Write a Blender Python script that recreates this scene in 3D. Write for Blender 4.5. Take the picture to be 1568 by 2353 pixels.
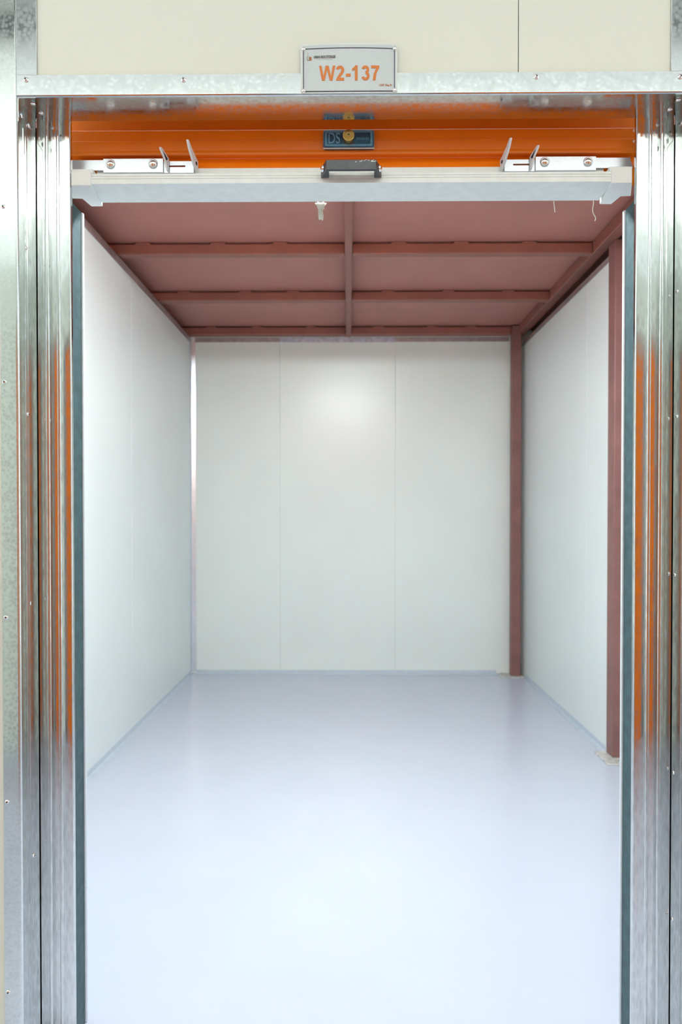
import bpy, math, random
from mathutils import Vector, Matrix
random.seed(7)
S = bpy.context.scene
for o in list(bpy.data.objects): bpy.data.objects.remove(o)
COL = S.collection
R = math.radians
LIFT = 0.0

# ------------------------------------------------------------------ camera
cam_d = bpy.data.cameras.new('camera'); cam = bpy.data.objects.new('camera', cam_d); COL.objects.link(cam)
S.camera = cam
cam_d.sensor_fit = 'VERTICAL'; cam_d.sensor_height = 36.0; cam_d.sensor_width = 24.0
cam_d.lens = 1568.0 / 2353.0 * 36.0
cam_d.shift_x = -3.0 / 2353.0; cam_d.shift_y = 30.0 / 2353.0
cam.location = (0, 0, 1.3322)
cam.rotation_euler = (R(90) - 0.013, 0, 0.0095)
cam_d.clip_start = 0.05; cam_d.clip_end = 60
cam_d.dof.use_dof = True; cam_d.dof.focus_distance = 1.70; cam_d.dof.aperture_fstop = 4.0

# ------------------------------------------------------------------ world / exposure
W = bpy.data.worlds.new('world'); S.world = W; W.use_nodes = True
bg = W.node_tree.nodes['Background']; bg.inputs[0].default_value = (0.86, 0.95, 1.0, 1); bg.inputs[1].default_value = 1.75
S.view_settings.view_transform = 'Standard'; S.view_settings.look = 'None'
S.view_settings.gamma = 1.0; S.view_settings.use_curve_mapping = False
S.view_settings.exposure = 0.22
CORRIDOR_LAMP = 20.0      # emission strength of the corridor tubes
UNIT_LAMP = 345.0          # emission strength of the tube inside the unit

# ------------------------------------------------------------------ materials
def new_mat(name):
    m = bpy.data.materials.new(name); m.use_nodes = True
    nt = m.node_tree; b = nt.nodes['Principled BSDF']
    return m, nt, b
def node(nt, kind, **kw):
    n = nt.nodes.new(kind)
    for k, v in kw.items(): setattr(n, k, v)
    return n
def coords(nt, scale):
    tc = node(nt, 'ShaderNodeTexCoord'); mp = node(nt, 'ShaderNodeMapping')
    mp.inputs['Scale'].default_value = scale
    nt.links.new(tc.outputs['Object'], mp.inputs['Vector'])
    return mp.outputs['Vector']
def ramp(nt, fac, stops):
    r = node(nt, 'ShaderNodeValToRGB')
    e = r.color_ramp.elements
    while len(e) > 1: e.remove(e[-1])
    e[0].position = stops[0][0]; e[0].color = stops[0][1]
    for p, c in stops[1:]:
        x = e.new(p); x.color = c
    nt.links.new(fac, r.inputs[0]); return r.outputs[0]
def g(v): return (v, v, v, 1)
def plain(name, col, rough=0.5, metal=0.0, var=0.05, scale=18.0, bump=0.0, coat=0.0, spec=0.5):
    m, nt, b = new_mat(name)
    v = coords(nt, (1, 1, 1))
    n = node(nt, 'ShaderNodeTexNoise'); n.inputs['Scale'].default_value = scale; n.inputs['Detail'].default_value = 4
    nt.links.new(v, n.inputs['Vector'])
    a = tuple(max(0, c * (1 - var)) for c in col) + (1,); z = tuple(min(1, c * (1 + var)) for c in col) + (1,)
    nt.links.new(ramp(nt, n.outputs['Fac'], [(0.3, a), (0.7, z)]), b.inputs['Base Color'])
    b.inputs['Roughness'].default_value = rough; b.inputs['Metallic'].default_value = metal
    b.inputs['Coat Weight'].default_value = coat; b.inputs['Coat Roughness'].default_value = 0.08
    b.inputs['Specular IOR Level'].default_value = spec
    if bump:
        bp = node(nt, 'ShaderNodeBump'); bp.inputs['Strength'].default_value = bump; bp.inputs['Distance'].default_value = 0.002
        nt.links.new(n.outputs['Fac'], bp.inputs['Height']); nt.links.new(bp.outputs[0], b.inputs['Normal'])
    return m
def galv(name, lo=0.16, hi=0.34, col=(0.80, 0.83, 0.82), dark=(0.62, 0.66, 0.66), stretch=(1, 1, 1), scale=55, bump=0.06):
    """Zinc-plated sheet: metallic, with spangle that changes tint and gloss a little."""
    m, nt, b = new_mat(name)
    v = coords(nt, stretch)
    vo = node(nt, 'ShaderNodeTexVoronoi'); vo.inputs['Scale'].default_value = scale * 2.4; nt.links.new(v, vo.inputs['Vector'])
    n = node(nt, 'ShaderNodeTexNoise'); n.inputs['Scale'].default_value = scale * 0.5; n.inputs['Detail'].default_value = 6; n.inputs['Roughness'].default_value = 0.65
    nt.links.new(v, n.inputs['Vector'])
    mx = node(nt, 'ShaderNodeMix'); mx.data_type = 'FLOAT'; mx.inputs[0].default_value = 0.55
    nt.links.new(vo.outputs['Distance'], mx.inputs[2]); nt.links.new(n.outputs['Fac'], mx.inputs[3])
    f = mx.outputs[0]
    nt.links.new(ramp(nt, f, [(0.25, dark + (1,)), (0.6, col + (1,))]), b.inputs['Base Color'])
    nt.links.new(ramp(nt, f, [(0.25, g(hi)), (0.65, g(lo))]), b.inputs['Roughness'])
    b.inputs['Metallic'].default_value = 1.0
    if bump:
        bp = node(nt, 'ShaderNodeBump'); bp.inputs['Strength'].default_value = bump; bp.inputs['Distance'].default_value = 0.0015
        nt.links.new(n.outputs['Fac'], bp.inputs['Height']); nt.links.new(bp.outputs[0], b.inputs['Normal'])
    return m
def panel_mat(name, col, axis, rough=0.33, rib=0.012, strength=0.12):
    """Coated sandwich panel with shallow vertical micro ribs along AXIS (0 = x, 1 = y)."""
    m, nt, b = new_mat(name)
    sc = [0.0, 0.0, 0.0]; sc[axis] = 1.0
    v = coords(nt, tuple(sc))
    n = node(nt, 'ShaderNodeTexNoise'); n.inputs['Scale'].default_value = 1.0 / rib; n.inputs['Detail'].default_value = 1
    nt.links.new(v, n.inputs['Vector'])
    v2 = coords(nt, (1, 1, 1)); n2 = node(nt, 'ShaderNodeTexNoise'); n2.inputs['Scale'].default_value = 1.6; n2.inputs['Detail'].default_value = 3
    nt.links.new(v2, n2.inputs['Vector'])
    a = tuple(c * 0.97 for c in col) + (1,)
    nt.links.new(ramp(nt, n2.outputs['Fac'], [(0.35, a), (0.65, col + (1,))]), b.inputs['Base Color'])
    b.inputs['Roughness'].default_value = rough
    bp = node(nt, 'ShaderNodeBump'); bp.inputs['Strength'].default_value = strength; bp.inputs['Distance'].default_value = 0.0008
    nt.links.new(n.outputs['Fac'], bp.inputs['Height']); nt.links.new(bp.outputs[0], b.inputs['Normal'])
    return m
def emit(name, col, strength):
    m, nt, b = new_mat(name)
    n = node(nt, 'ShaderNodeTexNoise'); n.inputs['Scale'].default_value = 3
    nt.links.new(ramp(nt, n.outputs['Fac'], [(0, tuple(c * .98 for c in col) + (1,)), (1, col + (1,))]), b.inputs['Emission Color'])
    b.inputs['Base Color'].default_value = (.9, .9, .9, 1)
    b.inputs['Emission Strength'].default_value = strength
    return m

M = {}
M['galv'] = galv('galvanised_sheet', 0.09, 0.19, col=(0.74, 0.77, 0.75), dark=(0.64, 0.67, 0.66), bump=0)
M['galv_far'] = galv('dull_galvanised_sheet', 0.35, 0.5, col=(0.26, 0.26, 0.26), dark=(0.14, 0.14, 0.15), scale=12, bump=0)
M['corner'] = plain('bright_zinc_corner', (0.72, 0.78, 0.86), 0.30, 0.75, 0.05, 30)
M['zinc_pale'] = plain('pale_zinc_edge', (0.74, 0.79, 0.82), 0.5, 0.3, 0.03, 40)
M['galv_head'] = galv('galvanised_header', 0.09, 0.26, col=(0.63, 0.65, 0.66), dark=(0.53, 0.56, 0.58), scale=40, bump=0)
M['galv_flat'] = galv('galvanised_flange', 0.12, 0.26, col=(0.62, 0.64, 0.65), dark=(0.53, 0.56, 0.58), scale=48, bump=0)
M['galv_guide'] = galv('galvanised_guide', 0.07, 0.20, col=(0.72, 0.74, 0.73), dark=(0.56, 0.58, 0.58), stretch=(1, 1, 0.25), scale=60, bump=0)
M['galv_dark'] = plain('guide_brush_strip', (0.045, 0.095, 0.105), 0.55, 0.2, 0.25, 40)
M['zinc'] = plain('zinc_plated_steel', (0.58, 0.63, 0.68), 0.36, 0.85, 0.05, 60)
M['chrome'] = plain('bright_rivet_steel', (0.86, 0.87, 0.86), 0.12, 1.0, 0.03, 60)
M['back_panel'] = panel_mat('white_panel_across', (0.81, 0.875, 0.85), 0, 0.29)
M['side_panel'] = panel_mat('white_panel_along', (0.785, 0.85, 0.85), 1, 0.30)
M['cream'] = panel_mat('cream_panel', (0.765, 0.80, 0.695), 0, 0.36, 0.02, 0.06)
M['floor'] = plain('glossy_epoxy_floor', (0.535, 0.58, 0.69), 0.22, 0.0, 0.015, 3, coat=0.0)
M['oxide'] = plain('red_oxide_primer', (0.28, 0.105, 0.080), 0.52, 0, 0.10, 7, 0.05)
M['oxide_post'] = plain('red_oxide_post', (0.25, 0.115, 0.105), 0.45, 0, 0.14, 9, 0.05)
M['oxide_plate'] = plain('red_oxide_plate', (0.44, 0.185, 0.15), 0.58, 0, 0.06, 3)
M['orange'] = plain('orange_door_paint', (0.95, 0.215, 0.003), 0.26, 0, 0.03, 8, coat=0.3)
M['white_alu'] = plain('white_aluminium', (0.81, 0.86, 0.83), 0.38, 0, 0.04, 40)
M['white_plastic'] = plain('white_plastic', (0.82, 0.85, 0.83), 0.42, 0, 0.02, 30)
M['black'] = plain('black_steel', (0.06, 0.065, 0.075), 0.33, 0.2, 0.15, 60)
M['film'] = plain('blue_film_on_steel', (0.04, 0.12, 0.22), 0.24, 0.45, 0.35, 70, 0.25, coat=0.5)
M['film_raised'] = plain('blue_film_raised', (0.17, 0.40, 0.58), 0.28, 0.45, 0.15, 60)
M['brass'] = plain('brass', (0.86, 0.52, 0.16), 0.20, 1.0, 0.08, 80)
M['dark'] = plain('dark_recess', (0.015, 0.015, 0.02), 0.7)
M['seam'] = plain('panel_joint', (0.20, 0.19, 0.15), 0.8)
M['sign'] = plain('brushed_sign_face', (0.54, 0.60, 0.61), 0.40, 0.1, 0.02, 90)
M['acrylic'] = plain('clear_acrylic_edge', (0.74, 0.80, 0.76), 0.15)
M['ink'] = plain('dark_ink', (0.035, 0.025, 0.06), 0.5)
M['ink_soft'] = plain('grey_ink', (0.10, 0.10, 0.09), 0.5)
M['rule'] = plain('pale_orange_rule', (0.62, 0.47, 0.42), 0.5)
M['rule_blue'] = plain('pale_blue_rule', (0.46, 0.54, 0.60), 0.5)
M['ink_orange'] = plain('orange_ink', (0.66, 0.19, 0.02), 0.45, 0, 0.03)
M['ink_gold'] = plain('gold_ink', (0.42, 0.33, 0.15), 0.45)
M['keys'] = plain('nickel_key', (0.72, 0.69, 0.60), 0.30, 0.6, 0.06, 50)
M['cord'] = plain('white_cord', (0.78, 0.73, 0.66), 0.8)
M['ceil_white'] = plain('white_hall_ceiling', (0.85, 0.88, 0.86), 0.7, 0, 0.02, 2)
M['tray'] = plain('dark_steel_tray', (0.06, 0.065, 0.075), 0.5, 0.6)
M['lamp_housing'] = plain('lamp_housing', (0.8, 0.8, 0.8), 0.4)
M['lamp'] = emit('corridor_tube', (1.0, 0.97, 0.90), CORRIDOR_LAMP)
M['lamp_unit'] = emit('unit_tube', (0.86, 0.97, 0.985), UNIT_LAMP)

# ------------------------------------------------------------------ mesh helpers
class MB:
    def __init__(s): s.v = []; s.f = []
    def add(s, vs, fs):
        o = len(s.v); s.v += [tuple(p) for p in vs]; s.f += [tuple(i + o for i in f) for f in fs]; return s
    def box(s, x0, x1, y0, y1, z0, z1):
        return s.add([(x0,y0,z0),(x1,y0,z0),(x1,y1,z0),(x0,y1,z0),(x0,y0,z1),(x1,y0,z1),(x1,y1,z1),(x0,y1,z1)],
                     [(0,3,2,1),(4,5,6,7),(0,1,5,4),(1,2,6,5),(2,3,7,6),(3,0,4,7)])
    def prism(s, pts, a0, a1, axis):
        """Closed polygon pts extruded along AXIS from a0 to a1. axis x: pts (y,z); y: (x,z); z: (x,y)."""
        def P(p, a):
            return (a, p[0], p[1]) if axis == 'x' else (p[0], a, p[1]) if axis == 'y' else (p[0], p[1], a)
        n = len(pts); vs = [P(p, a0) for p in pts] + [P(p, a1) for p in pts]
        fs = [(i, (i+1) % n, n + (i+1) % n, n + i) for i in range(n)] + [tuple(range(n-1, -1, -1)), tuple(range(n, 2*n))]
        return s.add(vs, fs)
    def ribbon(s, line, t, a0, a1, axis):
        """Open polyline thickened by t (to its left) and extruded: bent sheet metal."""
        out = []
        fine = [line[0]]                       # support points keep flat faces flat beside rounded bends
        for p, q in zip(line, line[1:]):
            l = math.hypot(q[0]-p[0], q[1]-p[1]); e = 0.0004
            if l > 0.004:
                fine.append((p[0]+(q[0]-p[0])*e/l, p[1]+(q[1]-p[1])*e/l)); fine.append((q[0]-(q[0]-p[0])*e/l, q[1]-(q[1]-p[1])*e/l))
            fine.append(q)
        line = fine
        n = len(line)
        for i, p in enumerate(line):
            d = []
            if i > 0: d.append((line[i][0]-line[i-1][0], line[i][1]-line[i-1][1]))
            if i < n-1: d.append((line[i+1][0]-line[i][0], line[i+1][1]-line[i][1]))
            nn = []
            for q in d:
                l = math.hypot(*q) or 1; nn.append((-q[1]/l, q[0]/l))
            mx = sum(q[0] for q in nn); my = sum(q[1] for q in nn); l = math.hypot(mx, my) or 1
            mx /= l; my /= l; k = 1 / max(0.4, mx*nn[0][0] + my*nn[0][1])
            out.append((p[0] + mx*t*k, p[1] + my*t*k))
        m = len(line)
        def P(p, a):
            return (a, p[0], p[1]) if axis == 'x' else (p[0], a, p[1]) if axis == 'y' else (p[0], p[1], a)
        vs = [P(p, a0) for p in line] + [P(p, a0) for p in out] + [P(p, a1) for p in line] + [P(p, a1) for p in out]
        fs = []
        for i in range(m-1):
            fs += [(i, i+1, 2*m+i+1, 2*m+i), (m+i, 3*m+i, 3*m+i+1, m+i+1), (i, m+i, m+i+1, i+1), (2*m+i, 2*m+i+1, 3*m+i+1, 3*m+i)]
        fs += [(0, 2*m, 3*m, m), (m-1, 2*m-1, 4*m-1, 3*m-1)]
        return s.add(vs, fs)
    def lathe(s, prof, c, direction, n=24):
        """prof: (radius, height) pairs; spun round DIRECTION through c."""
        d = Vector(direction).normalized(); q = Vector((0,0,1)).rotation_difference(d); c = Vector(c)
        vs = []; fs = []; k = len(prof)
        for r, h in prof:
            for j in range(n):
                a = 2*math.pi*j/n; vs.append(c + q @ Vector((r*math.cos(a), r*math.sin(a), h)))
        for i in range(k-1):
            for j in range(n):
                fs.append((i*n+j, i*n+(j+1) % n, (i+1)*n+(j+1) % n, (i+1)*n+j))
        fs.append(tuple(range(n-1, -1, -1))); fs.append(tuple((k-1)*n+j for j in range(n)))
        return s.add(vs, fs)
    def tube(s, pts, r, n=8):
        pts = [Vector(p) for p in pts]; vs = []; fs = []
        for i, p in enumerate(pts):
            t = (pts[min(i+1, len(pts)-1)] - pts[max(i-1, 0)]).normalized()
            q = Vector((0,0,1)).rotation_difference(t)
            for j in range(n):
                a = 2*math.pi*j/n; vs.append(p + q @ Vector((r*math.cos(a), r*math.sin(a), 0)))
        for i in range(len(pts)-1):
            for j in range(n): fs.append((i*n+j, i*n+(j+1) % n, (i+1)*n+(j+1) % n, (i+1)*n+j))
        fs.append(tuple(range(n-1,-1,-1))); fs.append(tuple((len(pts)-1)*n+j for j in range(n)))
        return s.add(vs, fs)
    def build(s, name, mat, parent=None, origin=None, bevel=0.0, smooth=35, warp=None, local=False):
        me = bpy.data.meshes.new(name)
        o0 = Vector(origin) if origin else Vector((0,0,0))
        vs = [Vector(warp(*p)) if warp else Vector(p) for p in s.v]
        me.from_pydata([tuple(p - o0) for p in vs], [], s.f); me.validate()
        if not local: o0 = o0 + Vector((0, 0, LIFT))
        import bmesh
        bm = bmesh.new(); bm.from_mesh(me); bmesh.ops.recalc_face_normals(bm, faces=bm.faces); bm.to_mesh(me); bm.free()
        for p in me.polygons: p.use_smooth = True
        me.set_sharp_from_angle(angle=R(smooth))
        me.materials.append(mat)
        o = bpy.data.objects.new(name, me); COL.objects.link(o); o.location = o0
        if parent is not None: adopt(o, parent)
        if bevel:
            b = o.modifiers.new('edge', 'BEVEL'); b.width = bevel; b.segments = 2; b.limit_method = 'ANGLE'; b.angle_limit = R(40)
        return o
def world_loc(o):
    p = Vector(o.location)
    while o.parent: o = o.parent; p = p + Vector(o.location)
    return p
def adopt(o, parent):
    o.location = Vector(o.location) - world_loc(parent); o.parent = parent
def tag(o, label=None, cat=None, group=None, kind=None):
    if label: o['label'] = label
    if cat: o['category'] = cat
    if group: o['group'] = group
    if kind: o['kind'] = kind
    return o
def thing(name, loc, label, cat, group=None):
    o = bpy.data.objects.new(name, None); COL.objects.link(o); o.location = Vector(loc) + Vector((0, 0, LIFT)); o.empty_display_size = 0.05
    return tag(o, label, cat, group)
def dup(o, loc, parent=None, rot=None):
    c = o.copy(); COL.objects.link(c); c.parent = None; c.location = loc
    if rot is not None: c.rotation_euler = rot
    if parent is not None: adopt(c, parent)
    return c
def structure(o, label, cat): return tag(o, label, cat, None, 'structure')

# ------------------------------------------------------------------ dimensions (metres; camera stands at 0,0)
XL, XR, YB = -1.3301, 1.4538, 5.7581          # inner faces of the unit
JL, JR = -0.7775, 0.8030                   # door reveal faces
YF, YG = 1.600, 1.695                      # facade plane, guide plane
ZH = 2.219                                 # underside of the header
ZP, ZBM = 2.9086, 2.8387                     # ceiling plate, underside of beams
DZ = 0.0932                                # height datum of the door fittings above the floor
YO = -0.62                                 # opposite side of the corridor

# ------------------------------------------------------------------ setting
structure(MB().box(-5, 5, -4, 6.0215, -0.086, 0).build('floor', M['floor']), 'pale blue-white glossy floor running from the corridor into the storage unit', 'floor')
b = MB()
sx = [XL-0.0753, -0.5817, 0.3914, XR+0.086]
for i in range(3): b.box(sx[i], sx[i+1], YB, YB+0.0806, 0, 2.8925)
wb = structure(b.build('wall_back', M['back_panel'], bevel=0.003), 'white panelled back wall of the unit with two vertical seams', 'wall')
b = MB()
sy = [1.7419, 2.8172, 4.172, YB+0.0806]
for i in range(3): b.box(XL-0.0806, XL, sy[i], sy[i+1], 0, 2.8258)
structure(b.build('wall_left', M['side_panel'], bevel=0.003), 'white panelled left wall of the unit under a brownish top trim', 'wall')
b = MB()
sy = [3.8355, 4.1935, YB+0.0806]
for i in range(2): b.box(XR, XR+0.0806, sy[i], sy[i+1], 0, 2.7796)
structure(b.build('wall_right', M['side_panel'], bevel=0.003), 'white panelled right wall of the unit between the two brown posts', 'wall')
structure(MB().box(XR+0.0968, XR+0.1774, 1.7419, 3.914, 0, 2.7796).build('wall_recess', M['side_panel']), 'white wall set back beside the near brown post', 'wall')
# facade around the opening
LIFT = DZ
b = MB()
b.box(-2.8, JL-.001, YF+.004, YG-.002, -DZ, 2.90)
b.box(JR+.001, 2.8, YF+.004, YG-.002, -DZ, 2.90)
b.box(JL-.001, 0.3935, YF+.004, YG-.002, ZH+.004, 2.90)
b.box(0.3953, JR+.001, YF+.004, YG-.002, ZH+.004, 2.90)
structure(b.build('wall_front', M['cream'], bevel=0.0006), 'cream panelled wall above the roller door with a dark vertical joint right of the sign', 'wall')
LIFT = 0.0
# added dark walls outside the unit shut out light and keep the gaps black
b = MB(); b.box(-2.0968, -2.043, 1.828, 6.0215, 0, 3.0108); b.box(2.0968, 2.1505, 1.828, 6.0215, 0, 3.0108); b.box(-2.0968, 2.1505, 5.9677, 6.0215, 0, 3.0108)
structure(b.build('wall_light_block', M['dark']), 'added unseen dark wall that blocks light behind the gaps over the side walls', 'wall')
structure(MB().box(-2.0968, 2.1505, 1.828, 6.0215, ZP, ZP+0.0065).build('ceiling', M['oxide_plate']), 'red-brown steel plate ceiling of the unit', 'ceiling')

# welded frame under the ceiling
cf = structure(thing('ceiling_frame', (0, 3.871, ZBM), 'red-brown welded grid of steel beams under the ceiling plate', 'steel frame'), 'red-brown welded grid of steel beams under the ceiling plate', 'steel frame')
CXB0, CXB1 = -0.0231, 0.0199
rows = [(3.086, 3.1505), (3.9387, 3.9978), (4.7817, 4.8495), (5.6699, 5.7473)]
for y0, y1 in rows:
    for x0, x1 in ((XL-0.0968, CXB0), (CXB1, 1.3978)):
        if y0 > 5 and x1 > 1: x1 = 1.3441
        m = MB().box(x0, x1, y0, y1, ZBM, ZP-0.0095)
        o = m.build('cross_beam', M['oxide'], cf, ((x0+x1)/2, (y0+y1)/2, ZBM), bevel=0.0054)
        k = 3
        for j in range(k):
            cx = x0 + 0.129 + (x1-x0-0.2151)*(j+0.3763)/k + random.uniform(-0.043, 0.043)
            w = MB(); pts = [(cx-0.0484, ZP-0.0130), (cx-0.0323, ZP-0.0011), (cx+0.0323, ZP-0.0011), (cx+0.0484, ZP-0.0130)]
            w.prism(pts, y0-0.0043, y0+0.0108, 'y').build('weld_bead', M['oxide'], o, (cx, y0, ZP-0.0054), bevel=0.0022)
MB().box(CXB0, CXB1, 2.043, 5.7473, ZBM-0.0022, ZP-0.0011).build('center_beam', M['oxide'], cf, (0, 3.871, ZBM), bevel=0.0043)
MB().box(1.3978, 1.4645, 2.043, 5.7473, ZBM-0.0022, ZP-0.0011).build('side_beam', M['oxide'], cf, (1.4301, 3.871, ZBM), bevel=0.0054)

# steel posts
def post(x0, x1, y0, y1, top, plate, label):
    t = thing('steel_post', ((x0+x1)/2, (y0+y1)/2, 0), label, 'steel post', 'brown steel posts along the right wall')
    MB().box(x0, x1, y0, y1, 0.0086, top).build('post_shaft', M['oxide_post'], t, ((x0+x1)/2, (y0+y1)/2, 0), bevel=0.0065)
    px0, px1, py0, py1 = plate
    MB().box(px0, px1, py0, py1, 0, 0.0086).build('base_plate', M['zinc_plate'], t, ((px0+px1)/2, (py0+py1)/2, 0), bevel=0.0022)
    return t
M['zinc_plate'] = plain('dusty_base_plate', (0.62, 0.62, 0.60), 0.5, 0.2, 0.22, 30)
bolt_prof = [(0.0129, 0), (0.0129, 0.0075), (0.0075, 0.0081), (0.0075, 0.0151), (0.0054, 0.0172)]
p1 = post(1.4462, 1.543, 3.7366, 3.8333, 2.8366, (1.3849, 1.5484, 3.6398, 3.8441), 'red-brown steel post close to the door guide, right side, on a dusty base plate')
bt = MB().lathe(bolt_prof, (0, 0, 0), (0, 0, 1), 6).build('anchor_bolt', M['zinc'], None); bt.location = (1.4677, 3.6774, 0.0086); adopt(bt, p1)
p2 = post(1.3462, 1.4247, 5.6452, 5.7226, 2.9032, (1.2527, 1.4462, 5.6075, 5.7548), 'red-brown steel post in the far right corner against the back wall')
dup(bt, (1.2796, 5.6989, 0.0086), p2)

# trims of the unit
M['trim_brown'] = plain('greyish_galvanised_trim', (0.50, 0.46, 0.48), 0.32, 0.7, 0.15, 30)  # even greyish-brown metal for the wall-top trims
M['trim_back'] = plain('galvanised_top_trim', (0.60, 0.67, 0.80), 0.30, 0.5, 0.22, 25)
def angle(name, pts, t, a0, a1, axis, mat, label, cat='trim'):
    return structure(MB().ribbon(pts, t, a0, a1, axis).build(name, mat, smooth=30), label, cat)
o = angle('trim_1', [(XL+0.0005, 2.7849), (XL+0.0005, 2.8269), (XL-0.0591, 2.8269)], -0.0022, 1.8817, YB-0.0032, 'y', M['trim_brown'], 'brownish metal angle capping the left wall')
o = angle('trim_2', [(XR-0.0005, 2.7484), (XR-0.0005, 2.7809), (XR+0.0645, 2.7809)], 0.0022, 3.8387, YB-0.0032, 'y', M['trim_brown'], 'dark metal angle capping the right wall below a black gap')
b = MB().box(-1.2957, -0.5817, YB-0.0032, YB, 2.7968, 2.8355); b.box(0.3914, 1.3441, YB-0.0032, YB, 2.7968, 2.8355)
structure(b.build('trim_3', M['trim_brown'], bevel=0.0006), 'brownish strip along the top of the back wall', 'trim')
structure(MB().box(-0.5817, 0.3914, YB-0.0037, YB, 2.7935, 2.8366).build('trim_4', M['trim_back'], bevel=0.0006), 'bright galvanised strip above the middle back panel', 'trim')
angle('trim_5', [(XL+0.0011, YB-0.0366), (XL+0.0022, YB-0.0125), (XL+0.0040, YB-0.0108), (XL+0.0366, YB-0.0011)], -0.0016, 0.029, 2.7957, 'z', M['corner'], 'bright galvanised angle in the far left corner')
def skirt(name, pts, t, a0, a1, axis, label): return structure(MB().ribbon(pts, t, a0, a1, axis).build(name, M['skirt'], smooth=30), label, 'baseboard')
M['skirt'] = plain('pale_zinc_skirting', (0.62, 0.70, 0.78), 0.38, 0.3, 0.05, 20)
skirt('baseboard_left', [(XL+0.0011, 0.0344), (XL+0.0011, 0.0043), (XL+0.0043, 0.0011), (XL+0.0323, 0.0011)], -0.0016, 1.8817, YB-0.0323, 'y', 'pale metal floor angle along the left wall')
skirt('baseboard_right', [(XR-0.0011, 0.0344), (XR-0.0011, 0.0043), (XR-0.0043, 0.0011), (XR-0.0323, 0.0011)], 0.0016, 3.8495, 5.6022, 'y', 'pale metal floor angle along the right wall')
skirt('baseboard_back', [(YB-0.0011, 0.0312), (YB-0.0011, 0.0043), (YB-0.0043, 0.0011), (YB-0.0323, 0.0011)], 0.0016, XL+0.0323, 1.2473, 'x', 'pale metal floor angle along the back wall')

# ------------------------------------------------------------------ corridor behind the camera (seen in the metal)
ODOORS = ((-3.80, -2.65), (-1.63, -.50), (.50, 1.79), (2.65, 3.8))
edges = [-5] + [e for d in ODOORS for e in d] + [5]
b = MB()
for k in range(0, len(edges), 2): b.box(edges[k], edges[k+1], YO-.08, YO, 0, 2.74)
for x0, x1 in ODOORS: b.box(x0, x1, YO-.08, YO, 2.31, 2.74)
structure(b.build('wall_opposite', M['cream'], bevel=.002), 'cream wall on the other side of the corridor', 'wall')
for i, (x0, x1) in enumerate(ODOORS):
    prof = []
    z = 0.0
    while z < 2.31:
        for dz, dy in ((0, .05), (.006, .038), (.036, .036), (.042, .05)): prof.append((YO-dy, min(2.31, z+dz)))
        z += .075
    pts = prof + [(YO-.07, 2.31), (YO-.07, 0)]
    structure(MB().prism(pts, x0, x1, 'x').build('door_%d' % (i+2), M['orange'], smooth=25), 'closed orange roller door across the corridor', 'door')
    b = MB()
    for xa in (x0-.110, x1): b.box(xa, xa+.110, YO, YO+.004, 0, 2.32)
    b.box(x0-.110, x1+.110, YO, YO+.004, 2.32, 2.37)
    for xa in (x0-.180, x1+.110): b.box(xa, xa+.070, YO, YO+.003, 0, 2.32)
    structure(b.build('trim_%d' % (i+10), M['galv_far'], bevel=.001), 'dull galvanised frame round an orange door across the corridor', 'trim')
structure(MB().box(-5, 5, -4, 1.58, 3.60, 3.65).build('ceiling_corridor', M['ceil_white']), 'white ceiling of the corridor', 'ceiling')
structure(MB().box(-5, 5, -4, YO-.08, 2.70, 2.74).build('ceiling_opposite', M['ceil_white']), 'roof of the units across the corridor', 'ceiling')
def tube_light(x, y, z, length, mat, label, grp=None, w=.09, h=.05, drop=.03):
    t = thing('tube_light', (x, y, z), label, 'lamp', grp)
    MB().box(x-length/2, x+length/2, y-w/2, y+w/2, z, z+h).build('lamp_housing', M['lamp_housing'], t, (x, y, z), bevel=.002)
    MB().prism([(y-w*.45, z), (y-w*.3, z-drop), (y+w*.3, z-drop), (y+w*.45, z)], x-length/2+.02, x+length/2-.02, 'x').build('diffuser', mat, t, (x, y, z))
    return t
for x in (-2.9, -1.3, .3, 1.9):
    tube_light(x, -1.15, 3.55, 1.56, M['lamp'], 'ceiling tube light over the corridor', 'corridor tube lights', .16)
MB_t = MB().box(-4.5, 4.5, .13, .23, 3.46, 3.52)
tr = MB_t.build('cable_tray', M['tray'], None, (0, .18, 3.46)); tag(tr, 'dark cable tray under the corridor ceiling', 'cable tray')
for x in (-3, 0, 3):
    MB().box(x-.01, x+.01, .17, .19, 3.52, 3.60).build('hanger', M['tray'], tr, (x, .18, 3.52))
tube_light(-.05, 2.42, 2.896, .8, M['lamp_unit'], 'ceiling tube light just inside the unit behind the door', None, .10, .012, .020)

LIFT = DZ
# ------------------------------------------------------------------ galvanised frame round the opening
screw_prof = [(.0066, 0), (.0064, .0008), (.0055, .0012), (.0048, .0028), (.0030, .0040), (.0016, .0042), (.0012, .0030), (.0002, .0024)]
sc0 = MB().lathe(screw_prof, (0,0,0), (0,0,1), 20).build('screw', M['chrome'], local=True)
sr = MB().box(-.0024, .0024, -.0005, .0005, .0034, .00435); sr.box(-.0005, .0005, -.0024, .0024, .0034, .00435)
sr0 = sr.build('screw_slot', M['dark'], local=True)
first = [True]
def screw(x, y, z, n, parent, scale=1.0):
    """Screw head on a surface with normal n; the cross recess is a child of the head."""
    if first[0]: a, c = sc0, sr0; first[0] = False
    else:
        a = sc0.copy(); c = sr0.copy(); COL.objects.link(a); COL.objects.link(c)
    q = Vector((0,0,1)).rotation_difference(Vector(n))
    a.parent = None; a.location = (x, y, z + LIFT); a.rotation_euler = (q @ Matrix.Rotation(random.uniform(0, 3), 3, 'Z').to_quaternion()).to_euler()
    a.scale = (scale,)*3
    adopt(a, parent)
    c.parent = a; c.location = (0,0,0)
    return a

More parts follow.
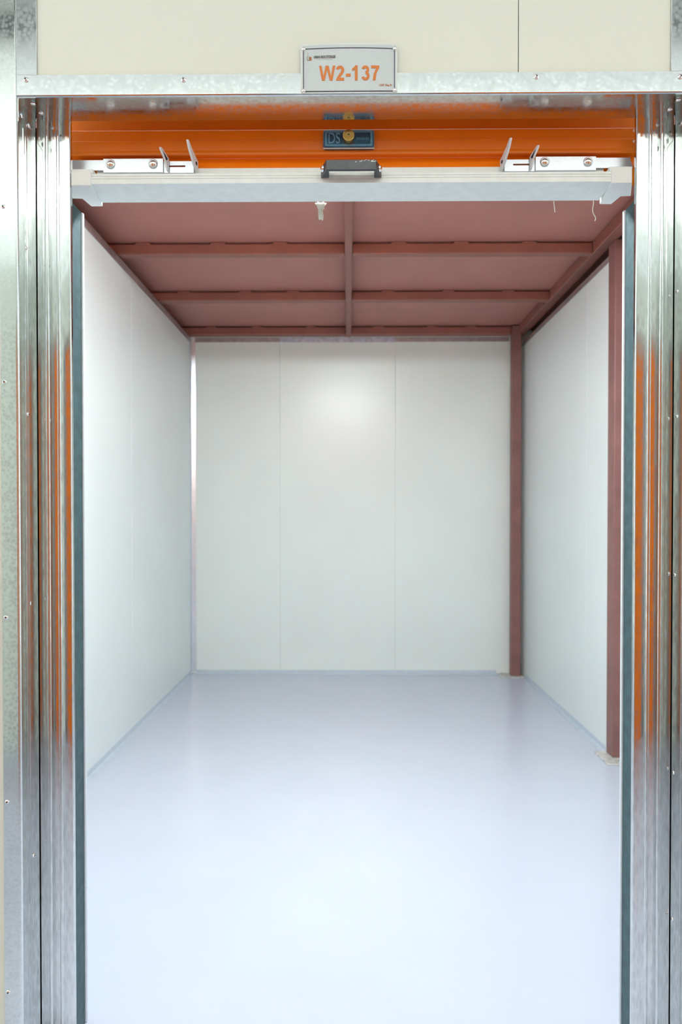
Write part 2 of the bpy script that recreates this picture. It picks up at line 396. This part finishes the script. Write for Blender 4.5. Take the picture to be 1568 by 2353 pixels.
hc = thing('header_channel', (0, YF, ZH), 'bright galvanised channel framing the top of the door opening, with screws', 'door header')
MB().ribbon([(YF, ZH+.050), (YF, ZH+.004), (YF+.0012, ZH+.0012), (YF+.004, ZH), (YG, ZH-.0025)], .0016, JL+.0006, JR-.0006, 'x').build('header_plate', M['galv_head'] if 'galv_head' in M else M['galv_flat'], hc, (0, YF, ZH), smooth=60)
MB().box(JL+.0006, -.7292, YF, YF+.0016, ZH+.0502, 2.90).build('upright_flange', M['galv_flat'], hc, (-.753, YF, 2.5), bevel=.0005)
MB().box(.7466, JR+.004, YF, YF+.0016, ZH+.0502, 2.90).build('upright_flange', M['galv_flat'], hc, (.77, YF, 2.5), bevel=.0005)
for x, z in ((-.7542, 2.2585), (-.3854, 2.2563), (.4349, 2.2583), (.7674, 2.2563)): screw(x, YF, z, (0,-1,0), hc)

def jamb(side):
    s = -1 if side == 'left' else 1
    X = JL if s < 0 else JR
    t = thing('jamb_angle', (X, YF, -DZ), 'galvanised corner angle on the far left edge with a column of screws' if s < 0 else 'galvanised corner angle on the far right edge with a column of screws', 'door jamb', 'galvanised corner angles')
    # outer angle: front flange 33 mm and 29 mm return
    out = .0410 if s < 0 else .045
    MB().ribbon([(X+s*out, YF+.002), (X+s*.004, YF+.002), (X+s*.001, YF+.003), (X, YF+.006), (X, YF+.036)], s*.0015, -DZ, 2.90, 'z').build('corner_flange', M['galv'], t, (X, YF, 0), smooth=60)
    # inner return sheet lapped over it, with a bead
    y0 = YF+.0285
    line = [(X-s*.0014, y0), (X-s*.0014, y0+.014), (X-s*.0026, y0+.0165), (X-s*.0026, y0+.0195), (X-s*.0014, y0+.022), (X-s*.0014, YG+.007)]
    MB().ribbon(line, s*.0012, -DZ, ZH-.002, 'z').build('return_sheet', M['galv_guide'], t, (X, YF, 0), smooth=60)
    if s < 0:
        for z in (1.964, 1.555, 1.000, .562, .107): screw(-.8100, YF+.002, z, (0,-1,0), t)
        for y, z in ((1.639, 1.883), (1.643, 1.485), (1.651, 1.027), (1.660, .405)): screw(X+.0014, y, z, (1,0,0), t, .9)
    else:
        for y, z in ((1.6759, 1.786), (1.6741, 1.482), (1.6800, 1.095), (1.6815, .607), (1.6825, .243)): screw(X-.0014, y, z, (-1,0,0), t, .9)
    return t
jl = jamb('left'); jr = jamb('right')

def gusset(side):
    s = -1 if side == 'left' else 1
    X = JL if s < 0 else JR
    t = thing('corner_bracket', (X, 1.64, ZH), 'small galvanised corner bracket with four rivets at the %s end of the door header' % side, 'bracket', 'corner brackets under the door header')
    xi = X - s*.044
    MB().ribbon([(xi, ZH-.0008), (X-s*.0042, ZH-.0008), (X-s*.0034, ZH-.0016), (X-s*.0034, ZH-.054)], s*.0020, 1.6035, 1.688, 'y').build('bent_plate', M['galv_guide'], t, (X, 1.64, ZH))
    rp = [(.0062, 0), (.006, .001), (.0045, .0026), (.002, .0036), (.0003, .0038)]
    for (x, y) in ((X-s*.028, 1.625), (X-s*.030, 1.663)):
        r = MB().lathe(rp, (0,0,0), (0,0,-1), 18).build('rivet', M['chrome'], local=True); r.location = (x, y, ZH-.0018+LIFT); adopt(r, t)
    for (y, z) in ((1.616, 2.184), (1.652, 2.181)):
        r = MB().lathe(rp, (0,0,0), (-s,0,0), 18).build('rivet', M['chrome'], local=True); r.location = (X-s*.0045, y, z+LIFT); adopt(r, t)
gusset('left'); gusset('right')

# ------------------------------------------------------------------ door guides
def guide(side):
    s = -1 if side == 'left' else 1
    t = thing('door_guide', (s*.74, YG, -DZ), 'galvanised ribbed guide rail on the %s side of the door opening' % side, 'guide rail', 'galvanised door guides')
    if s < 0: outer, ridges, inner, xin = -.7730, (-.7490, -.7215), -.6905, -.6935
    else: outer, ridges, inner, xin = .7985, (.7700, .7412), .7070, .7118
    line = [(outer, YG+.006), (outer, YG)]
    d = -s
    def crown(xa, xb, n=8, h=.00035):          # rolled flats are crowned a third of a millimetre
        for k in range(1, n):
            t = k/n; line.append((xa+(xb-xa)*t, YG - h*4*t*(1-t)))
    for rx in ridges:
        w = .0045
        crown(line[-1][0], rx - d*w)
        for k in range(7):
            a = math.pi*k/6
            line.append((rx - d*w*math.cos(a), YG - .0026*math.sin(a)))
    r = .004
    crown(line[-1][0], inner - d*r)
    for k in range(6):
        a = (math.pi/2)*k/5
        line.append((inner - d*r + d*r*math.sin(a), YG + r - r*math.cos(a)))
    line.append((inner, YG+.012))
    MB().ribbon(line, d*.0014, -DZ, 2.236, 'z').build('front_flange', M['galv_guide'], t, (s*.74, YG, 0), smooth=40)
    MB().box(min(xin, xin+s*.006), max(xin, xin+s*.006), YG+.0125, YG+.0745, -DZ, 2.026).build('brush_strip', M['galv_dark'], t, (s*.74, YG, 0))
    e = xin - s*.005
    MB().box(min(e, xin+s*.07), max(e, xin+s*.07), YG+.075, YG+.086, -DZ, 2.026).build('back_flange', M['zinc_pale'], t, (s*.74, YG, 0), bevel=.003)
    MB().box(min(outer+s*.012, xin+s*.055), max(outer+s*.012, xin+s*.055), YG+.0085, YG+.0100, -DZ, 2.205).build('gap_backing', M['dark'], t, (s*.74, YG, 0))  # dark plate behind the gap; the gap's shade is put into its colour
    # bent top lip
    if s > 0:
        pts = [(.7130, 1.716, 2.262), (.7135, 1.714, 2.250), (.7165, 1.711, 2.236), (.7205, 1.708, 2.218), (.7228, 1.706, 2.196), (.7236, 1.704, 2.176)]
    else:
        pts = [(-.7010, 1.700, 2.245), (-.6950, 1.699, 2.240), (-.6915, 1.698, 2.230), (-.6910, 1.697, 2.210)]
    MB().tube(pts, .0016, 8).build('bent_lip', M['white_alu'], t, (s*.71, YG, 2.2))
    return t
guide('left'); guide('right')

# ------------------------------------------------------------------ roller door
rd = thing('roller_door', (0, 1.74, 2.035), 'orange ribbed roller door raised to the top, with white bottom bar', 'roller door')
prof = [(1.770, 2.66), (1.770, 2.300), (1.765, 2.262), (1.765, 2.2315), (1.7625, 2.2275), (1.7515, 2.2245), (1.7503, 2.2222),
        (1.7520, 2.1990), (1.7490, 2.1950), (1.7488, 2.1930), (1.7505, 2.1720), (1.7495, 2.1670), (1.7500, 2.1635), (1.7520, 2.1615), (1.7660, 2.1612), (1.7680, 2.1590),
        (1.7590, 2.1350), (1.7600, 2.1315), (1.7645, 2.1300), (1.7645, 2.085)]
MB().ribbon(prof, .0008, -.7150, .7330, 'x').build('curtain', M['orange'], rd, (0, 1.74, 2.2), smooth=28)
# bottom bar
def U(y): return y
lip = [(1.7375, 2.0352), (1.640, 2.0352), (1.640, 2.0440), (1.6413, 2.0446), (1.6413, 2.0470), (1.640, 2.0476), (1.640, 2.0500), (1.6413, 2.0506), (1.6413, 2.0530), (1.640, 2.0536), (1.640, 2.0588),
       (1.652, 2.0600), (1.703, 2.0600), (1.703, 2.1030), (1.714, 2.1040), (1.716, 2.060), (1.7375, 2.058)]
MB().prism(lip, -.627, .630, 'x').build('bottom_bar', M['white_alu'], rd, (0, 1.69, 2.035), smooth=30)
for s in (-1, 1):
    k = 1.0 if s < 0 else 1.012
    o = MB()
    o.prism([(s*x*k, y) for x, y in ((.6648, 1.637), (.6170, 1.637), (.6290, 1.748), (.6580, 1.748), (.6650, 1.706), (.6890, 1.7045))], 2.0300, 2.0645, 'z')
    o.prism([(s*x*k, y) for x, y in ((.6700, 1.650), (.6170, 1.650), (.6170, 1.699), (.6880, 1.699))], 2.0640, 2.0760, 'z')
    o.build('end_cap', M['white_plastic'], rd, (s*.65, 1.69, 2.04), bevel=.0015)
# lift handle
hp = [(-.0668, 1.6385), (-.0530, 1.600), (.0640, 1.600), (.0780, 1.6385), (.0600, 1.6385), (.0600, 1.6075), (-.0470, 1.6075), (-.0470, 1.6385)]
h = MB().prism(hp, 2.0455, 2.0695, 'z').build('lift_handle', M['black'], rd, (0, 1.62, 2.05), bevel=.0012)
tag(h, 'black lift handle')
for s, x, y in ((-1, -.0612, 1.619), (1, .0724, 1.619)):
    n = Vector((s*.042, -.0155, 0)).normalized()
    MB().lathe([(.0075, 0), (.0075, .002), (.0062, .0045), (.003, .0058), (.0004, .006)], (x, y, 2.0575), n, 18).build('handle_bolt', M['chrome'], h, (x, y, 2.0575))
sp = MB(); random.seed(3)
for i in range(26):
    x = .010 + .052*random.random()**.8; z = 2.0662 + random.gauss(0, .0008) - (.001 if x < .03 else 0); w = random.uniform(.001, .0035)
    sp.box(x, x+w, 1.5996, 1.6002, z-.0006, z+random.uniform(.0002, .0012))
sp.box(.052, .061, 1.5996, 1.6002, 2.0640, 2.0675)
sp.build('paint_splash', M['white_alu'], h, (.03, 1.6, 2.066))

# slide latches
def latch(s):
    y = 1.692
    cov = MB().ribbon([(y+.0012, 2.1228), (y, 2.1218), (y, 2.0885), (y+.0010, 2.0872), (y+.0115, 2.0862)], .0012, s*.459, s*.607, 'x')
    L = cov.build('slide_latch', M['zinc'], rd, (s*.53, y, 2.10)); tag(L, 'zinc slide latch, %s end of the bottom bar' % ('left' if s < 0 else 'right'))
    yb = y+.0045
    # bolt end towards the guide
    e = ((.686, 2.0955), (.600, 2.0955), (.600, 2.1215), (.686, 2.1215)) if s < 0 else ((.699, 2.0955), (.600, 2.0955), (.600, 2.1215), (.692, 2.1215))
    MB().prism([(s*a, c) for a, c in e], yb, yb+.003, 'y').build('bolt_bar', M['zinc'], L, (s*.64, yb, 2.1), bevel=.0006)
    # slider with slot
    m = MB()
    for (a0, a1, c0, c1) in ((.4535, .470, 2.0888, 2.1175), (.384, .405, 2.0888, 2.1175), (.405, .4535, 2.0888, 2.1030), (.405, .4535, 2.1072, 2.1175)):
        m.box(min(s*a0, s*a1), max(s*a0, s*a1), yb, yb+.003, c0, c1)
    m.build('slider', M['zinc'], L, (s*.42, yb, 2.1))
    MB().box(min(s*.405, s*.4535), max(s*.405, s*.4535), yb+.0022, yb+.003, 2.1030, 2.1072).build('slot', M['dark_red'], L, (s*.43, yb, 2.105))
    # finger tab standing forward at the slider's inner end
    tabp = [(yb+.002, 2.0890), (yb-.006, 2.0890), (1.672, 2.1000), (1.648, 2.1230), (1.6395, 2.1375), (1.6405, 2.1405), (1.6455, 2.1415), (1.664, 2.1300), (1.688, 2.1200), (yb+.002, 2.1175)]
    f = MB().prism(tabp, s*.3835, s*.3880, 'x').build('finger_tab', M['zinc_pale'], L, (s*.385, 1.67, 2.11), bevel=.0008, warp=lambda x, y, z: (x - s*.20*(y-1.645), y, z))
    MB().lathe([(.0042, 0), (.0042, .0008)], (s*.3753, 1.686, 2.1065), (-s, -.2, 0), 18).build('tab_hole', M['dark'], f, (s*.3838, 1.686, 2.1065))
    # padlock ear of the cover
    earp = [(y+.001, 2.0890), (y-.004, 2.0905), (y-.012, 2.1110), (1.664, 2.1290), (1.662, 2.1335), (1.665, 2.1360), (1.6715, 2.1340), (y+.001, 2.1215)]
    earw = lambda x, y, z: (x - s*.42*(y-1.664), y, z)
    hole = MB().prism(earp, s*.4560, s*.4600, 'x').build('padlock_ear', M['zinc_pale'], L, (s*.457, 1.68, 2.11), bevel=.0008, warp=earw)
    MB().prism([(1.6705, 2.1290), (1.682, 2.1120), (1.6875, 2.1180)], s*.4555, s*.4562, 'x').build('ear_hole', M['dark'], hole, (s*.4555, 1.68, 2.12), warp=earw)
    for x in ((.589, .4835) if s < 0 else (.587, .481)):
        MB().lathe([(.0118, 0), (.0116, .0012), (.0104, .0040), (.0078, .0066), (.0042, .0081), (.0004, .0086)], (s*x, y, 2.1085), (0, -1, 0), 28).build('rivet', M['chrome'], L, (s*x, y, 2.1085))
M['dark_red'] = plain('shadowed_red_paint', (0.25, 0.03, 0.01), 0.6)
latch(-1); latch(1)
for z in (2.214, 2.187):
    MB().lathe([(.0035, 0), (.003, .003), (.0005, .0045)], (.7225, 1.746, z), (0, -1, 0), 12).build('edge_rivet', M['white_plastic'], rd, (.7225, 1.746, z))

def scale_from_camera(o, k):
    """Scale a fitting by k about the camera point, keeping its place in view (camera at datum height 1.239)."""
    p = world_loc(o); q = Vector((p.x*k, p.y*k, 1.239 + LIFT + (p.z - LIFT - 1.239)*k))
    o.scale = (k, k, k); o.location = Vector(o.location) + (q - p)
for c in list(rd.children):
    if c.name.split('.')[0] in ('bottom_bar', 'end_cap', 'lift_handle', 'slide_latch'): scale_from_camera(c, 1.033)
# cylinder lock on the curtain
def rrect(x0, x1, z0, z1, r, n=5):
    pts = []
    for cx, cz, a0 in ((x1-r, z0+r, -90), (x1-r, z1-r, 0), (x0+r, z1-r, 90), (x0+r, z0+r, 180)):
        for k in range(n+1):
            a = R(a0 + 90*k/n); pts.append((cx + r*math.cos(a), cz + r*math.sin(a)))
    return pts
lx0, lx1, lz0, lz1 = -.0645, .0640, 2.1625, 2.2090
lk = MB().prism(rrect(lx0, lx1, lz0, lz1, .006), 1.724, 1.737, 'y').build('lock_plate', M['film'], rd, (0, 1.73, 2.186), bevel=.003)
tag(lk, 'lock plate under crinkled blue film')
m = MB()
o1 = rrect(lx0+.004, lx1-.004, lz0+.004, lz1-.003, .004); i1 = rrect(lx0+.010, lx1-.010, lz0+.009, lz1-.008, .003)
n = len(o1)
vs = [(p[0], 1.7228, p[1]) for p in o1] + [(p[0], 1.7228, p[1]) for p in i1] + [(p[0], 1.7245, p[1]) for p in o1] + [(p[0], 1.7245, p[1]) for p in i1]
fs = []
for i in range(n):
    j = (i+1) % n
    fs += [(i, j, n+j, n+i), (2*n+i, 3*n+i, 3*n+j, 2*n+j), (i, 2*n+i, 2*n+j, j), (n+i, n+j, 3*n+j, 3*n+i)]
m.add(vs, fs).build('raised_border', M['film_raised'], lk, (0, 1.723, 2.186))
MB().box(lx0, lx1, 1.7236, 1.728, lz0-.0004, lz0+.0006).build('film_edge', M['cord'], lk, (0, 1.73, lz0))
cy = MB().lathe([(.0135, 0), (.0135, .008), (.0142, .0085), (.0145, .016), (.0132, .0178), (.0098, .0178), (.0092, .0168), (.0066, .0168), (.0062, .0182), (.0002, .0182)], (-.0006, 1.724, 2.1860), (0, -1, 0), 32).build('lock_cylinder', M['brass'], lk, (0, 1.724, 2.1905))
MB().box(-.0032, .0026, 1.7054, 1.7060, 2.1855, 2.1875).build('keyway', M['dark'], lk, (0, 1.7055, 2.191))

def text_mesh(name, txt, x0, x1, z0, z1, y, depth, mat, parent, bold=0.0, warp=None):
    c = bpy.data.curves.new(name, 'FONT'); c.body = txt; c.size = 1; c.offset = bold; c.resolution_u = 6
    t = bpy.data.objects.new(name, c); COL.objects.link(t)
    dg = bpy.context.evaluated_depsgraph_get(); dg.update()
    me = bpy.data.meshes.new_from_object(t.evaluated_get(dg))
    bpy.data.objects.remove(t); bpy.data.curves.remove(c)
    xs = [v.co.x for v in me.vertices]; ys = [v.co.y for v in me.vertices]
    ax, bx, ay, by = min(xs), max(xs), min(ys), max(ys)
    q = MB()
    vs = []
    for v in me.vertices:
        vs.append((x0 + (v.co.x-ax)/(bx-ax)*(x1-x0), y, z0 + (v.co.y-ay)/(by-ay)*(z1-z0)))
    q.add(vs, [tuple(p.vertices) for p in me.polygons])
    bpy.data.meshes.remove(me)
    o = q.build(name, mat, parent, ((x0+x1)/2, y, (z0+z1)/2), warp=warp)
    so = o.modifiers.new('thickness', 'SOLIDIFY'); so.thickness = depth; so.offset = 0
    return o
text_mesh('emblem', 'DS', -.0510, -.0220, 2.1735, 2.2010, 1.7238, .0016, M['film_raised'], lk)
m = MB()
for i in range(8):
    x = .019 + i*.0040; m.box(x, x+.0022, 1.7232, 1.7245, 2.1820+.0004*(i % 3), 2.1885-.0003*(i % 2))
m.build('embossed_marks', M['film_raised'], lk, (.034, 1.7238, 2.185))
scale_from_camera(lk, 1.0085)

# unit sign
def bow(x, y, z):
    k = max(0, 1-(x/.115)**2); t = min(1, max(0, (z-2.219)/.110))
    return (x, y - .005*k*t, z)
sg = thing('unit_sign', (0, 1.595, 2.278), 'silver rectangular unit number sign fixed across the door header', 'sign')
sx0, sx1, sz0, sz1 = -.1118, .1123, 2.2195, 2.3310
def grid_plate(name, x0, x1, z0, z1, y0, y1, mat, bev=0):
    q = MB(); nx, nz = 24, 6; vs = []; fs = []
    for y in (y0, y1):
        for j in range(nz+1):
            for i in range(nx+1): vs.append((x0+(x1-x0)*i/nx, y, z0+(z1-z0)*j/nz))
    w = nx+1; n = w*(nz+1)
    for j in range(nz):
        for i in range(nx):
            a = j*w+i; fs += [(a, a+1, a+w+1, a+w), (n+a, n+a+w, n+a+w+1, n+a+1)]
    for i in range(nx): fs += [(i, n+i, n+i+1, i+1), (nz*w+i, nz*w+i+1, n+nz*w+i+1, n+nz*w+i)]
    for j in range(nz): fs += [(j*w, (j+1)*w, n+(j+1)*w, n+j*w), (j*w+nx, n+j*w+nx, n+(j+1)*w+nx, (j+1)*w+nx)]
    return q.add(vs, fs).build(name, mat, sg, (0, y0, (z0+z1)/2), warp=bow)
grid_plate('acrylic_back', sx0, sx1, sz0, sz1, 1.5935, 1.5965, M['acrylic'])
grid_plate('sign_face', sx0+.004, sx1-.004, sz0+.004, sz1-.004, 1.5929, 1.5938, M['sign'])
bx0, bx1, bz0, bz1 = -.1058, .1064, 2.2218, 2.3200
m = MB(); w = .0018
N = 16
for i in range(N):
    a = bx0+(bx1-bx0)*i/N; c = bx0+(bx1-bx0)*(i+1)/N
    m.box(a, c, 1.5924, 1.5932, bz0, bz0+w); m.box(a, c, 1.5924, 1.5932, bz1-w, bz1)
m.box(bx0, bx0+w, 1.5924, 1.5932, bz0, bz1); m.box(bx1-w, bx1, 1.5924, 1.5932, bz0, bz1)
m.build('border_line', M['ink'], sg, (0, 1.5925, 2.278), warp=bow)
def stroke(m, line, t, to):
    """A pen stroke of width t along a polyline, placed by TO."""
    left, right = [], []
    for i, p in enumerate(line):
        a = line[max(0, i-1)]; c = line[min(len(line)-1, i+1)]
        dx, dz = c[0]-a[0], c[1]-a[1]; l = math.hypot(dx, dz)
        nx, nz = -dz/l*t/2, dx/l*t/2
        left.append((p[0]+nx, p[1]+nz)); right.append((p[0]-nx, p[1]-nz))
    for i in range(len(line)-1):
        m.prism([to(*q) for q in (left[i], left[i+1], right[i+1], right[i])], 1.5920, 1.5926, 'y')
def arc(cx, cz, rx, rz, a0, a1, n=16):
    return [(cx+rx*math.cos(R(a0+(a1-a0)*i/n)), cz+rz*math.sin(R(a0+(a1-a0)*i/n))) for i in range(n+1)]
m = MB(); HU = .0334; NX, NZ = -.0688, 2.2464
def at_glyph(off): return lambda x, z: (NX + (off+x)*HU, NZ + z*HU)
q = at_glyph(0)
m.prism([q(*p) for p in [(0,1),(.175,1),(.295,.30),(.46,1),(.66,1),(.825,.30),(.945,1),(1.12,1),(.925,0),(.735,0),(.56,.72),(.385,0),(.195,0)]], 1.5920, 1.5926, 'y')
q = at_glyph(1.167)
stroke(m, arc(.285, .705, .19, .20, 168, -30) + [(.36, .45), (.25, .30), (.13, .12)], .185, q)
m.prism([q(*p) for p in [(.01,0),(.57,0),(.57,.18),(.05,.18)]], 1.5920, 1.5926, 'y')
q = at_glyph(1.857); m.prism([q(*p) for p in [(0,.26),(.33,.26),(.33,.45),(0,.45)]], 1.5920, 1.5926, 'y')
q = at_glyph(2.286); m.prism([q(*p) for p in [(.22,1),(.38,1),(.38,0),(.19,0),(.19,.73),(0,.63),(0,.80),(.13,.88)]], 1.5920, 1.5926, 'y')
q = at_glyph(2.93)
stroke(m, arc(.275, .72, .175, .19, 165, -88), .18, q); stroke(m, arc(.28, .30, .195, .21, 88, -165), .18, q)
q = at_glyph(3.595); m.prism([q(*p) for p in [(0,1),(.57,1),(.57,.85),(.37,.48),(.31,0),(.12,0),(.17,.42),(.35,.82),(0,.82)]], 1.5920, 1.5926, 'y')
m.build('unit_number', M['ink_orange'], sg, (0, 1.592, 2.263), warp=bow)
text_mesh('company_name', 'URBAN BOX STORAGE', -.0815, -.0312, 2.2973, 2.3028, 1.5922, .0004, M['ink_soft'], sg, .02, bow)
text_mesh('area_lettering', '100 Sq.ft', .0700, .1000, 2.2290+.0035, 2.2385, 1.5922, .0004, M['ink_orange'], sg, .004, bow)
m = MB().box(-.0800, -.0340, 1.5923, 1.5930, 2.2963, 2.2969); m.build('rule_line', M['rule'], sg, (-.057, 1.5925, 2.2966), warp=bow)
m = MB().box(-.0750, -.0380, 1.5923, 1.5930, 2.2936, 2.2942); m.build('rule_line', M['rule_blue'], sg, (-.057, 1.5925, 2.294), warp=bow)
text_mesh('logo', 'U', -.0972, -.0912, 2.2925, 2.3010, 1.5922, .0004, M['ink_gold'], sg, .02, bow)
text_mesh('logo', 'B', -.0908, -.0860, 2.2928, 2.3008, 1.5922, .0004, M['ink_orange'], sg, .02, bow)
MB().prism([(-.0955, 2.3012), (-.0945, 2.3012), (-.0949, 2.3120), (-.0951, 2.3120)], 1.5923, 1.5930, 'y').build('logo', M['ink_gold'], sg, (-.095, 1.5925, 2.306), warp=bow)
for x, z in ((-.1048, 2.3190), (.1058, 2.3192), (-.1048, 2.2238), (.1056, 2.2242)):
    MB().lathe([(.0050, 0), (.0050, .001), (.0040, .0028), (.0018, .0038), (.0003, .0039)], (x, 1.5925, z), (0, -1, 0), 20).build('screw_cap', M['chrome'], sg, (x, 1.5925, z))

# ------------------------------------------------------------------ small hanging things
kb = thing('key_bunch', (-.0717, 1.7440, 2.034), 'small bunch of silver keys hanging below the white bottom bar', 'keys')
ring = [( -.0717 + .011*math.cos(a), 1.7440, 2.0460 + .011*math.sin(a)) for a in [2*math.pi*i/20 for i in range(21)]]
MB().tube(ring, .0010, 8).build('key_ring', M['chrome'], kb, (-.0717, 1.744, 2.046))
def key(dx, dy, tilt):
    m = MB()
    bowp = [(-.0020, 2.0360), (-.0125, 2.0350), (-.0130, 2.0330), (-.0080, 2.0285), (-.0065, 2.0220), (-.0048, 2.0190), (-.0048, 1.9960), (-.0030, 1.9925), (-.0006, 1.9915), (.0014, 1.9935), (.0014, 1.9975), (.0024, 1.9990), (.0016, 2.0015), (.0028, 2.0045), (.0016, 2.0070), (.0020, 2.0190), (.0062, 2.0200), (.0060, 2.0270), (.0115, 2.0320), (.0125, 2.0350)]
    c, s_ = math.cos(tilt), math.sin(tilt)
    pts = [(-.0717+dx + (x*c - (z-2.035)*s_), 2.035 + (x*s_ + (z-2.035)*c)) for x, z in bowp]
    m.prism(pts, 1.7425+dy, 1.7445+dy, 'y').build('key', M['keys'], kb, (-.0717+dx, 1.744+dy, 2.03), bevel=.0004)
key(-.0015, 0, .02); key(.0025, .0028, .07)
t = MB().tube([(.5175, 1.7360, 2.0350), (.5178, 1.7360, 2.026), (.5195, 1.7360, 2.013), (.5200, 1.7360, 2.0055)], .0011, 8).build('cord_end', M['cord'], None, (.5175, 1.736, 2.0345))
tag(t, 'short straight white thread hanging below the bottom bar', 'thread', 'loose white threads under the bottom bar')
t = MB().tube([(.6170, 1.7360, 2.0345), (.6172, 1.736, 2.026), (.6150, 1.736, 2.014), (.6155, 1.736, 2.005), (.6190, 1.736, 1.9975), (.6225, 1.736, 1.9920), (.6225, 1.736, 1.9875), (.6205, 1.736, 1.9830)], .0010, 8).build('cord_end', M['cord'], None, (.617, 1.736, 2.0345))
tag(t, 'long curly white thread hanging beside the right end cap', 'thread', 'loose white threads under the bottom bar')

for o in (kb,) + tuple(x for x in COL.objects if x.name.startswith('cord_end')): scale_from_camera(o, 1.033)
